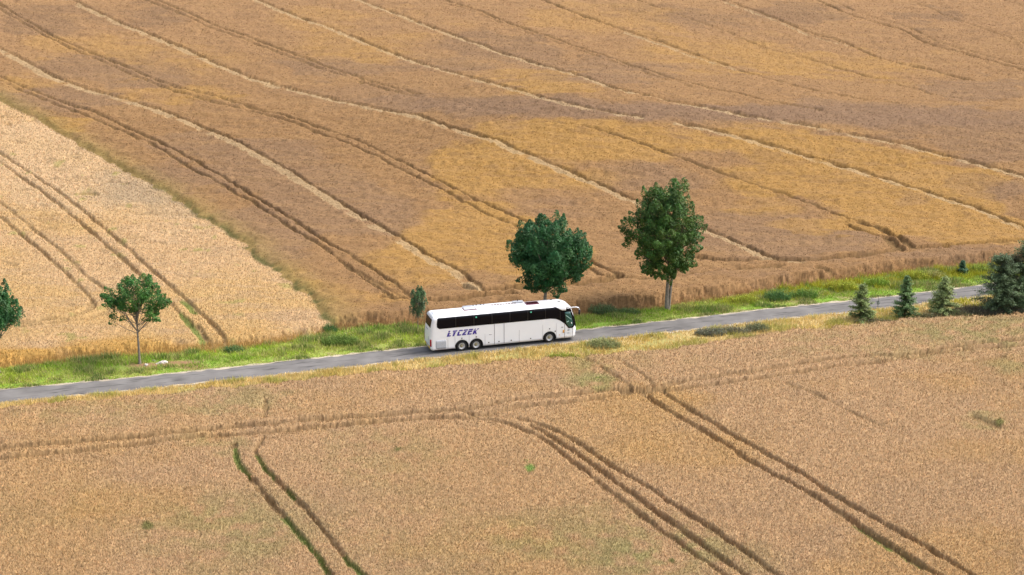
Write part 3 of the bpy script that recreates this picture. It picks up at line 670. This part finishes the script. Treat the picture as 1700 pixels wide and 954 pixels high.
weeds(at_base(935, 597), 1.6, .6, 1.0, 600, (.30, .34, .05), "yellow green grass tuft under the front door of the bus", seed=42)
for k, (u, v, s, c, lab) in enumerate(((1290, 498, 1.5, (.10, .20, .06), "leafy green weeds at the foot of the brown crop, above the widest green verge"), (1235, 503, 1.2, YW, "yellow green weeds, leftmost of the goldenrod row behind the road"), (1335, 494, 1.3, (.14, .24, .05), "bright green weeds left of the goldenrod"),
        (1400, 482, 1.5, YW, "goldenrod left of the first young conifer's top"), (1455, 474, 1.3, (.24, .34, .05), "goldenrod between the first two young conifers"), (1520, 465, 1.6, YW, "goldenrod behind the narrow dark conifer"), (1550, 462, 1.2, (.34, .32, .10), "straw tipped weeds left of the tiny conifer"), (1630, 452, 1.4, (.26, .32, .06), "weeds right of the tiny conifer"))):
    weeds(at_base(u, v), 1.5, .7, s, 650, c, lab, name="goldenrod_clump" if 'goldenrod' in lab else "weed_clump", seed=50 + k)
weeds(at_base(1612, 520), 2.0, 1.2, 1.1, 1500, DW, "dead brown brush left of the evergreen clump", name="dead_brush", seed=60, leafy=.2)
weeds(at_base(1640, 524), 2.2, .9, 1.2, 1500, (.13, .12, .08), "dead grey brush at the foot of the dark spruce", name="dead_brush", seed=61, leafy=.2)
weeds(at_base(1590, 526), 1.6, .6, .9, 800, (.18, .17, .09), "brown undergrowth right of the broad young conifer", name="dead_brush", seed=62, leafy=.3)
weeds(at_base(1540, 530), 1.7, .5, .9, 800, (.19, .18, .09), "brown undergrowth between the second and third young conifers", name="dead_brush", seed=63, leafy=.3)
weeds(at_base(1450, 537), 2.0, .6, .8, 800, (.20, .18, .10), "brown undergrowth right of the first young conifer", name="dead_brush", seed=64, leafy=.3)
weeds(at_base(1690, 523), 2.4, .9, 1.2, 1300, (.12, .12, .08), "dead grey brush at the foot of the tallest evergreen", name="dead_brush", seed=65, leafy=.2)

# staked sapling between the first two conifers
b = at_base(1457, 512); rt = empty("sapling", b, 0, "thin bare sapling with one tuft of leaves between the first two young conifers", "sapling")
V, Fq = tube([(0, 0, -.1), (.02, 0, .7), (.0, 0, 1.5)], .025, .012, 6); mk_mesh("stem", V, [Fq], None, [M_bark2], rt)
V, Fq, Cv = leaf_quads(rng.normal(0, 1, (70, 3)) * np.array([.08, .08, .14]) + np.array([0, 0, .62]), np.tile([0., 0, 1], (70, 1)), .13, np.tile([.05, .10, .07], (70, 1))); mk_mesh("foliage", V, [Fq], Cv, [M_leaf], rt)
# marker post
b = at_base(1628, 490); rt = empty("marker_post", b, 0, "thin grey post at the road edge left of the dark spruce", "post")
V, Fq = tube([(0, 0, -.2), (0, 0, .6), (0, 0, 1.0)], .045, .04, 8); mk_mesh("shaft", V, [Fq], None, [basic("weathered_post", (.25, .25, .24), .8)], rt)
V, Fq = tube([(0, 0, 1.0), (0, 0, 1.03), (0, 0, 1.06)], .055, .03, 8); mk_mesh("cap", V, [Fq], None, [basic("post_cap", (.4, .4, .38), .7)], rt)
# stones by the young tree
M_stone = basic("pale_stone", (.52, .46, .42), .9, nscale=6, namp=.25)
for k, (u, v, s, lab) in enumerate(((272, 603, .42, "pale flat stone on bare soil right of the young open tree, the largest"), (262, 604, .2, "small pale stone left of the largest one"), (243, 606, .22, "stone at the foot of the young open tree"), (255, 599, .16, "smallest stone behind the others by the young tree"))):
    bm = bmesh.new(); bmesh.ops.create_icosphere(bm, subdivisions=3, radius=1)
    for vv in bm.verts:
        n_ = 1 + .25 * math.sin(vv.co.x * 4 + k) * math.cos(vv.co.y * 3 + k) + .08 * math.sin(vv.co.z * 9 + vv.co.x * 7)
        vv.co = Vector((vv.co.x * s * n_, vv.co.y * s * .7 * n_, vv.co.z * s * .45 * n_))
    o = bm_obj("stone", bm, M_stone, None, False); bb = at_base(u, v); o.location = (bb[0], bb[1], bb[2] + s * .2); o.rotation_euler.z = k; tag(o, lab, "stone", "stones on the bare soil by the young tree")

# ------------------------------------------------------------------ the coach
BL = 13.95; HWD = 1.275
bus_uv = (714.8, 583.5)
bxy = px(bus_uv[0], bus_uv[1], .3); BH = math.atan2(.300, 1.0)
ch, sh = math.cos(BH), math.sin(BH)
# local origin: rear end, centre line, on the road
org = (bxy[0] - sh * HWD, bxy[1] + ch * HWD, .045)
bus = empty("coach", org, BH, "white three axle touring coach with violet lettering on the narrow road", "bus")
bus.scale.x = 1.060
M_white = basic("coach_white", (.80, .80, .82), .32, spec=.5, coat=.3, nscale=.8, namp=.02)
M_under = basic("underbody", (.015, .015, .017), .8)
M_glass = basic("tinted_glass", (.004, .004, .006), .25, spec=.15)
M_div = basic("divider_rubber", (.011, .010, .012), .35)
M_door = basic("door_glass", (.02, .085, .07), .08, spec=.8)
M_line = basic("panel_gap", (.30, .27, .30), .7); M_line2 = basic("dark_gap", (.09, .05, .07), .7)
M_black = basic("black_plastic", (.02, .02, .022), .5); M_rub = basic("tyre_rubber", (.018, .017, .018), .85)
M_rim = basic("steel_rim", (.50, .49, .48), .4, metal=.3); M_hub = basic("brass_hub", (.30, .26, .15), .4, metal=.4)
M_red = basic("red_lens", (.35, .02, .03), .25); M_yel = basic("yellow_reflector", (.85, .55, .02), .4); M_or = basic("orange_marker", (.75, .35, .04), .4)
M_grey = basic("grey_grille", (.42, .43, .46), .6, nscale=30, namp=.3); M_logo = basic("violet_lettering", (.045, .02, .26), .45)
M_hatch = basic("hatch_tint", (.05, .012, .02), .2); M_lg = basic("light_grey_panel", (.50, .51, .53), .4)
M_green = basic("green_sticker", (.10, .55, .35), .5)

AX = (2.93, 4.28, 11.27); AR = .60; WR = .52
def zb(x):
    z = .34
    for a in AX:
        d = abs(x - a)
        if d < AR: z = max(z, .50 + math.sqrt(AR * AR - d * d))
    return z
def xr(z): return .0 + .30 * max(0, (z - 1.3) / 2.4) ** 1.6 + .10 * max(0, (.8 - z) / .5) ** 2 + .5 * max(0, (z - 3.35) / .45) ** 2.2
def xf(z): return BL - .62 * max(0, (z - 1.2) / 2.4) ** 1.7 - 1.0 * max(0, (z - 3.3) / .5) ** 2 - .08 * max(0, (.8 - z) / .5)
def hwz(z):
    if z <= 3.28: return HWD - .02 * max(0, (z - 1.5) / 2)
    t = min((z - 3.28) / .40, 1); return (HWD - .02) - .42 + .42 * math.sqrt(max(0, 1 - t * t))
def surf(Xs, z):
    """near side point for station Xs and height z"""
    a = max(0, 1 - Xs / 1.5); b_ = max(0, 1 - (BL - Xs) / 1.9)
    x = Xs + xr(z) * a + (xf(z) - BL) * b_
    e0 = Xs; e1 = BL - Xs; k = 1.0
    hw = hwz(z)
    if e0 < .26: k = (hw - .26 + math.sqrt(max(0, .26 ** 2 - (.26 - e0) ** 2))) / hw
    if e1 < .55: k = (hw - .55 + math.sqrt(max(0, .55 ** 2 - (.55 - e1) ** 2))) / hw
    return x, hw * k
def ring(Xs):
    pts = []; b0 = zb(Xs)
    for z in list(np.linspace(b0, 3.28, 16)) + [3.28 + .40 * math.sin(t) for t in np.linspace(.16, math.pi / 2 - .02, 9)]:
        x, y = surf(Xs, z); pts.append((x, -y, z))
    x, y = surf(Xs, 3.68)
    for q in (.8, .5, .2): pts.append((x, -y * q, 3.68 + .07 * (1 - q * q)))
    return pts + [(x, 0, 3.752)] + [(a, -b_, c) for a, b_, c in reversed(pts)]
st = sorted(set([0, .02, .06, .11, .17, .26, .5, .8, 1.2, 1.6, 2.0, 5.2, 6, 7, 8, 9, 10, 10.5, 12.05, 12.4, 12.8, 13.1] + [BL - v for v in (0, .02, .06, .13, .22, .34, .45, .55, .7)] + [round(a + AR * s * math.sin(t), 4) for a in AX for s in (-1, 1) for t in np.linspace(0, math.pi / 2, 9)] + [a + s * (AR + .004) for a in AX for s in (-1, 1)]))
bm = bmesh.new(); rings = []
for s in st: rings.append([bm.verts.new(p) for p in ring(s)])
n = len(rings[0])
for i in range(len(rings) - 1):
    for k in range(n - 1):
        f = bm.faces.new((rings[i][k], rings[i + 1][k], rings[i + 1][k + 1], rings[i][k + 1])); f.smooth = True
    f = bm.faces.new((rings[i][n - 1], rings[i + 1][n - 1], rings[i + 1][0], rings[i][0])); f.material_index = 1
for rr in (rings[0], rings[-1]):
    for k in range(n // 2):
        if n - 2 - k > k + 1: bm.faces.new((rr[k], rr[k + 1], rr[n - 2 - k], rr[n - 1 - k]))
        elif n - 2 - k == k + 1: bm.faces.new((rr[k], rr[k + 1], rr[n - 1 - k]))
body = bm_obj("body", bm, [M_white, M_under], bus, True)
def solid(o, t=.02):
    m = o.modifiers.new("solid", 'SOLIDIFY'); m.thickness = t; m.offset = 0; return o
def side_panel(name, pts_lo, pts_hi, mat, offs=.008, nz=8, side=-1, parent=None, nx=None, t=.012):
    """pts: lists of (X,z) for lower and upper edge, both run along X"""
    x0 = pts_lo[0][0]; x1 = pts_lo[-1][0]; xs = sorted(set(list(np.linspace(x0, x1, nx or max(2, int((x1 - x0) / .35) + 2))) + [p[0] for p in pts_lo] + [p[0] for p in pts_hi if x0 <= p[0] <= x1]))
    bm = bmesh.new(); G = []
    for x in xs:
        lo = np.interp(x, *zip(*pts_lo)); hi = np.interp(x, *zip(*pts_hi)); c = []
        for k in range(nz + 1):
            z = lo + (hi - lo) * k / nz; sx, sy = surf(x, z); c.append(bm.verts.new((sx, side * (sy + offs), z + (offs if z > 3.4 else 0))))
        G.append(c)
    for i in range(len(G) - 1):
        for k in range(nz): bm.faces.new((G[i][k], G[i + 1][k], G[i + 1][k + 1], G[i][k + 1]))
    o = bm_obj(name, bm, mat, parent or bus, True); return solid(o, t)
LO = [(.50, 2.95), (.55, 2.62), (.80, 2.44), (11.4, 2.44), (11.9, 2.36), (12.3, 2.16), (12.75, 1.80), (13.1, 1.30), (13.5, 1.28), (13.75, 1.5), (13.93, 1.5)]
HI = [(.50, 3.44), (.62, 3.50), (12.6, 3.52), (13.93, 3.42)]
for s in (-1, 1): side_panel("side_window", LO if s < 0 else LO[:5] + [(12.9, 2.3)] + [(13.3, 1.9), (13.93, 1.5)], HI, M_glass, .008, 10, s)
side_panel("white_quarter_panel", [(11.75, 3.54), (12.6, 3.18), (13.05, 3.14), (13.30, 3.44)], [(11.75, 3.60), (13.30, 3.58)], M_white, .03, 4, -1)
for x in (2.35, 4.05, 5.75, 7.45, 9.15, 10.85, 12.3):
    for s in (-1, 1): side_panel('window_divider', [(x, 2.48 if x < 12 else 2.3), (x + .05, 2.48 if x < 12 else 2.3)], [(x, 3.5), (x + .05, 3.5)], M_div, .013, 6, s, None, 2)
dw = side_panel("door_window", [(12.88, 1.85), (13.12, 1.42), (13.42, 1.42), (13.55, 1.6)], [(12.88, 2.98), (13.55, 2.98)], M_door, .020, 6)
def bar(name, X0, X1, z0, z1, mat, offs=.02, side=-1, nx=3, parent=None): return side_panel(name, [(X0, z0), (X1, z0)], [(X0, z1), (X1, z1)], mat, offs, 3, side, parent, nx)
bm = bmesh.new()
for a_, b_ in (((12.95, 2.65), (13.45, 2.2)), ((12.95, 1.95), (13.2, 2.05))):
    q = []
    for (x, z), dz in ((a_, -.04), (b_, -.04), (b_, .04), (a_, .04)): sx, sy = surf(x, z); q.append(bm.verts.new((sx, -(sy + .034), z + dz)))
    bm.faces.new(q)
solid(bm_obj("handrail", bm, basic("pale_rail", (.35, .55, .50), .4), bus), .01)
bar("sticker", 13.38, 13.47, 1.75, 1.87, M_white, .034); bar("sticker", 4.22, 4.36, 3.22, 3.34, M_green, .02); bar("sticker", 9.40, 9.54, 3.22, 3.34, M_green, .02)
for x, wd_, m_, z1 in ((5.98, .035, M_line2, 2.42), (6.90, .035, M_line2, 2.42), (1.62, .02, M_line, 1.45), (2.28, .02, M_line, 1.6), (3.60, .02, M_line, 1.55), (5.1, .02, M_line, 1.55), (8.35, .022, M_line, 1.6), (10.6, .022, M_line, 1.9), (11.92, .02, M_line, 1.9), (12.72, .035, M_line2, 1.8), (13.50, .035, M_line2, 1.26)):
    for s in ((-1, 1) if x < 12 else (-1,)): bar("panel_gap", x, x + wd_, max(.36, zb(x) + .02), z1, m_, .004, s)
for x, z in ((2.93, 1.31), (4.28, 1.31), (5.46, .62), (6.43, .62), (7.6, .62), (9.45, .62), (11.27, 1.42), (11.82, 1.12)):
    bar("flap_lock", x - .055, x + .055, z - .05, z + .05, M_black, .012)
bar("door_handle", 13.0, 13.2, 1.08, 1.15, M_black, .03); bar("marker_light", 12.55, 12.68, .88, 1.18, M_or, .02); bar("marker_light", 12.2, 12.27, .66, .74, M_or, .02)
bar("badge", 5.5, 5.75, 1.38, 1.43, M_line, .01); bar("door_lettering", 13.0, 13.4, .78, .86, M_lg, .01); bar("badge", 12.42, 12.6, 1.42, 1.5, M_line, .01)
side_panel("side_grille", [(.50, .50), (.62, .42), (1.40, .42), (1.48, .50)], [(.50, 1.24), (.60, 1.30), (1.42, 1.30), (1.48, 1.22)], M_grey, .010, 5)
side_panel("side_grille", [(.50, .50), (.62, .42), (1.40, .42), (1.48, .50)], [(.50, 1.24), (.60, 1.30), (1.42, 1.30), (1.48, 1.22)], M_grey, .010, 5, 1)
for s in (-1, 1): bar("skirt_trim", .3, 2.2, .345, .37, M_line2, .006, s, 8)
# wheel arch lips
def arch(xc, s):
    bm = bmesh.new(); o1 = []; o2 = []
    for t in np.linspace(-.18, math.pi + .18, 25):
        for L_, rr in ((o1, AR - .01), (o2, AR + .045)):
            x = xc + rr * math.cos(t); z = max(.34, .50 + rr * math.sin(t)); L_.append(bm.verts.new((x, s * (HWD + .012), z)))
    for i in range(24): bm.faces.new((o1[i], o1[i + 1], o2[i + 1], o2[i]))
    return solid(bm_obj("wheel_arch", bm, M_black, bus, True), .02)
for a in AX:
    for s in (-1, 1): arch(a, s)
# lettering
def lettering():
    S = []
    def p(*q): S.append(q)
    def r_(x0, z0, x1, z1): p((x0, z0), (x1, z0), (x1, z1), (x0, z1))
    r_(-.02, 0, .13, .70); r_(.12, 0, .32, .22); r_(-.02, .78, .13, 1.02); p((.12, .36), (.25, .48), (.25, .60), (.12, .50))          # Ł
    b = .50; p((b - .02, 0), (b + .14, 0), (b + .17, .60), (b + .20, .70), (b - .06, .70), (b - .01, .60)); p((b - .10, .78), (b + .24, .78), (b + .28, 1), (b + .12, 1), (b + .07, .93), (b + .02, 1), (b - .13, 1))   # Y
    b = .90; r_(b - .02, .05, b + .13, .70); r_(b + .03, 0, b + .33, .21); r_(b + .02, .78, b + .36, 1.0)                              # C
    b = 1.35; r_(b - .02, 0, b + .35, .22); p((b - .02, .2), (b + .17, .2), (b + .34, .70), (b + .15, .70)); r_(b, .78, b + .37, 1.0)  # Z
    b = 1.83; r_(b - .02, 0, b + .13, .70); r_(b + .12, 0, b + .35, .21); r_(b + .12, .46, b + .34, .70); r_(b - .01, .78, b + .37, 1.0)   # E
    b = 2.31; r_(b - .02, 0, b + .14, .70); p((b + .12, .36), (b + .24, 0), (b + .38, 0), (b + .22, .46), (b + .30, .66), (b + .12, .66)); r_(b + .01, .79, b + .13, .98); p((b + .22, .79), (b + .34, .79), (b + .44, .98), (b + .30, .98))  # K
    return S
bm = bmesh.new(); Z0, HT, X0 = 1.60, .56, 1.54
for q in lettering():
    v = []
    for x, z in q:
        X_ = X0 + x * 1.04 + .19 * z; zz = Z0 + z * HT; sx, sy = surf(X_, zz); v.append(bm.verts.new((sx, -(sy + .012), zz)))
    bm.faces.new(v)
bmesh.ops.triangulate(bm, faces=bm.faces)
solid(bm_obj("lettering", bm, M_logo, bus), .006)
# rear and front faces
def end_panel(name, y0a, y1a, z0, z1, mat, front, taper=0.0, offs=.015, ny=6, nz=6, t=.012):
    bm = bmesh.new(); G = []
    for i in range(nz + 1):
        z = z0 + (z1 - z0) * i / nz; row = []; k = (1 - taper * (1 - i / nz))
        for j in range(ny + 1):
            y = (y0a + (y1a - y0a) * j / ny) * k; hw = hwz(z); rad = .55 if front else .26; inner = hw - rad; a = max(0, abs(y) - inner); a = min(a, rad)
            dx = rad - math.sqrt(max(0, rad * rad - a * a))
            x = (xf(z) - dx + offs) if front else (xr(z) + dx - offs)
            row.append(bm.verts.new((x, y, z)))
        G.append(row)
    for i in range(nz):
        for j in range(ny): bm.faces.new((G[i][j], G[i][j + 1], G[i + 1][j + 1], G[i + 1][j]))
    return solid(bm_obj(name, bm, mat, bus, True), t)
end_panel("rear_window", -1.02, 1.02, 2.52, 3.36, M_glass, False, .10, ny=10)
end_panel("rear_lettering", -.2, .7, 2.12, 2.20, basic("blue_grey_print", (.30, .33, .48), .5), False); end_panel("rear_grille", -.65, -.45, .9, 1.6, M_lg, False)
end_panel("number_plate", .1, .65, .78, .90, basic("plate_white", (.8, .8, .78), .5), False, offs=.02)
end_panel("rear_bumper_gap", -1.1, 1.1, .70, .72, M_line, False, ny=12)
end_panel("rear_reflector", -1.02, -.25, .40, .66, M_yel, False, offs=.02); end_panel("rear_reflector", .50, 1.10, .40, .66, M_yel, False, offs=.02)
end_panel("tail_light", -1.24, -1.06, .72, 1.42, M_red, False, offs=.02, ny=4); end_panel("tail_light", 1.06, 1.24, .72, 1.42, M_red, False, offs=.02, ny=4)
end_panel("roof_end_cap", -.95, .95, 3.44, 3.60, M_lg, False, offs=.012, ny=10)
end_panel("windscreen", -1.12, 1.12, 1.35, 3.36, M_glass, True, .0, ny=14, nz=12)
for s in (-1, 1):
    hl = end_panel("headlight", s * .70, s * 1.10, .68, .98, basic("headlamp", (.6, .65, .7), .1), True, offs=.02, ny=5)
end_panel("front_grille", -.5, .5, .42, .62, M_black, True); end_panel("number_plate", -.26, .26, .66, .77, basic("plate_white_front", (.8, .8, .78), .5), True, offs=.025)
# roof
def box_bm(x0, x1, y0, y1, z0, z1, bev=.04, seg=2):
    bm = bmesh.new(); bmesh.ops.create_cube(bm, size=1)
    for v in bm.verts: v.co = Vector(((v.co.x + .5) * (x1 - x0) + x0, (v.co.y + .5) * (y1 - y0) + y0, (v.co.z + .5) * (z1 - z0) + z0))
    if bev: bmesh.ops.bevel(bm, geom=bm.edges[:], offset=bev, segments=seg, affect='EDGES')
    return bm
for X_, mg in ((4.0, M_lg), (9.95, M_hatch)):
    h_ = bm_obj("roof_hatch", box_bm(X_ - .62, X_ + .62, -.36, .44, 3.70, 3.80, .03), basic("hatch_frame", (.16, .05, .07), .5), bus, False)
    bm_obj("hatch_lid", box_bm(X_ - .54, X_ + .54, -.29, .37, 3.78, 3.825, .015), mg, h_)
ac = bm_obj("air_conditioner", box_bm(3.5, 9.4, .62, 1.10, 3.55, 3.80, .09, 3), M_white, bus, True)
for k in range(9): bm_obj("vent", box_bm(6.2 + k * .27, 6.2 + k * .27 + .20, .52, .64, 3.75, 3.80, .008), basic("vent_brown", (.14, .07, .06), .6) if k == 0 else bpy.data.materials["vent_brown"], ac)
for x in (4.5, 4.8, 5.2, 5.5): bm_obj("vent", box_bm(x, x + .14, .80, .98, 3.79, 3.825, .01), M_black, ac)
bm_obj("roof_fan", box_bm(8.3, 9.3, .55, 1.05, 3.76, 3.85, .03), M_lg, ac); bm_obj("antenna", box_bm(12.35, 12.62, -.25, -.12, 3.70, 3.78, .02), M_black, bus)
bm_obj("antenna", box_bm(8.75, 8.80, .75, .80, 3.84, 4.05, .01), M_black, ac); bm_obj("antenna", box_bm(11.9, 12.1, .7, .8, 3.68, 3.75, .01), M_black, bus)
# mirrors
for s in (-1, 1):
    mz = 0 if s < 0 else -.75
    V, Fq = tube([(13.05, s * 1.16, 3.34 + mz), (13.5, s * 1.30, 3.40 + mz), (13.8, s * 1.38, 3.42 + mz), (14.02, s * 1.38, 3.34 + mz), (14.12, s * 1.36, 3.15 + mz)], .065, .055, 8)
    ma = mk_mesh("mirror_arm", V, [Fq], None, [M_white], bus, smooth=True)
    bm_obj("mirror", box_bm(14.04, 14.18, s * 1.36 - .13, s * 1.36 + .13, 2.62 + mz, 3.16 + mz, .05, 2), M_black, ma, True)
# wheels
def lathe(prof, n=36, s=1):
    V = []; Fq = []
    for r_, y in prof:
        for k in range(n): a = 2 * math.pi * k / n; V.append((r_ * math.cos(a), y, r_ * math.sin(a)))
    for i in range(len(prof) - 1):
        for k in range(n): Fq.append((i * n + k, i * n + (k + 1) % n, (i + 1) * n + (k + 1) % n, (i + 1) * n + k))
    return np.array(V), np.array(Fq)
for a in AX:
    for s in (-1, 1):
        wv = lathe([(.02, s * -.14), (.30, s * -.14), (.47, s * -.16), (.515, s * -.11), (.52, 0), (.515, s * .11), (.47, s * .15), (.32, s * .145), (.30, s * .12)])
        wh = mk_mesh("wheel", wv[0], [wv[1]], None, [M_rub], bus, smooth=True); wh.location = (a, s * (HWD - .19), WR - .02); wh.scale.x = 1 / 1.060
        rv = lathe([(.305, s * .12), (.32, s * .155), (.29, s * .15), (.26, s * .09), (.15, s * .06), (.02, s * .06)]); mk_mesh("rim", rv[0], [rv[1]], None, [M_rim], wh, smooth=True)
        hv = lathe([(.15, s * .065), (.13, s * .12), (.09, s * .16), (.001, s * .17)]); mk_mesh("hub", hv[0], [hv[1]], None, [M_hub], wh, smooth=True)
bm_obj("chassis", box_bm(.8, 13.2, -.9, .9, .24, .40, .02), M_under, bus)
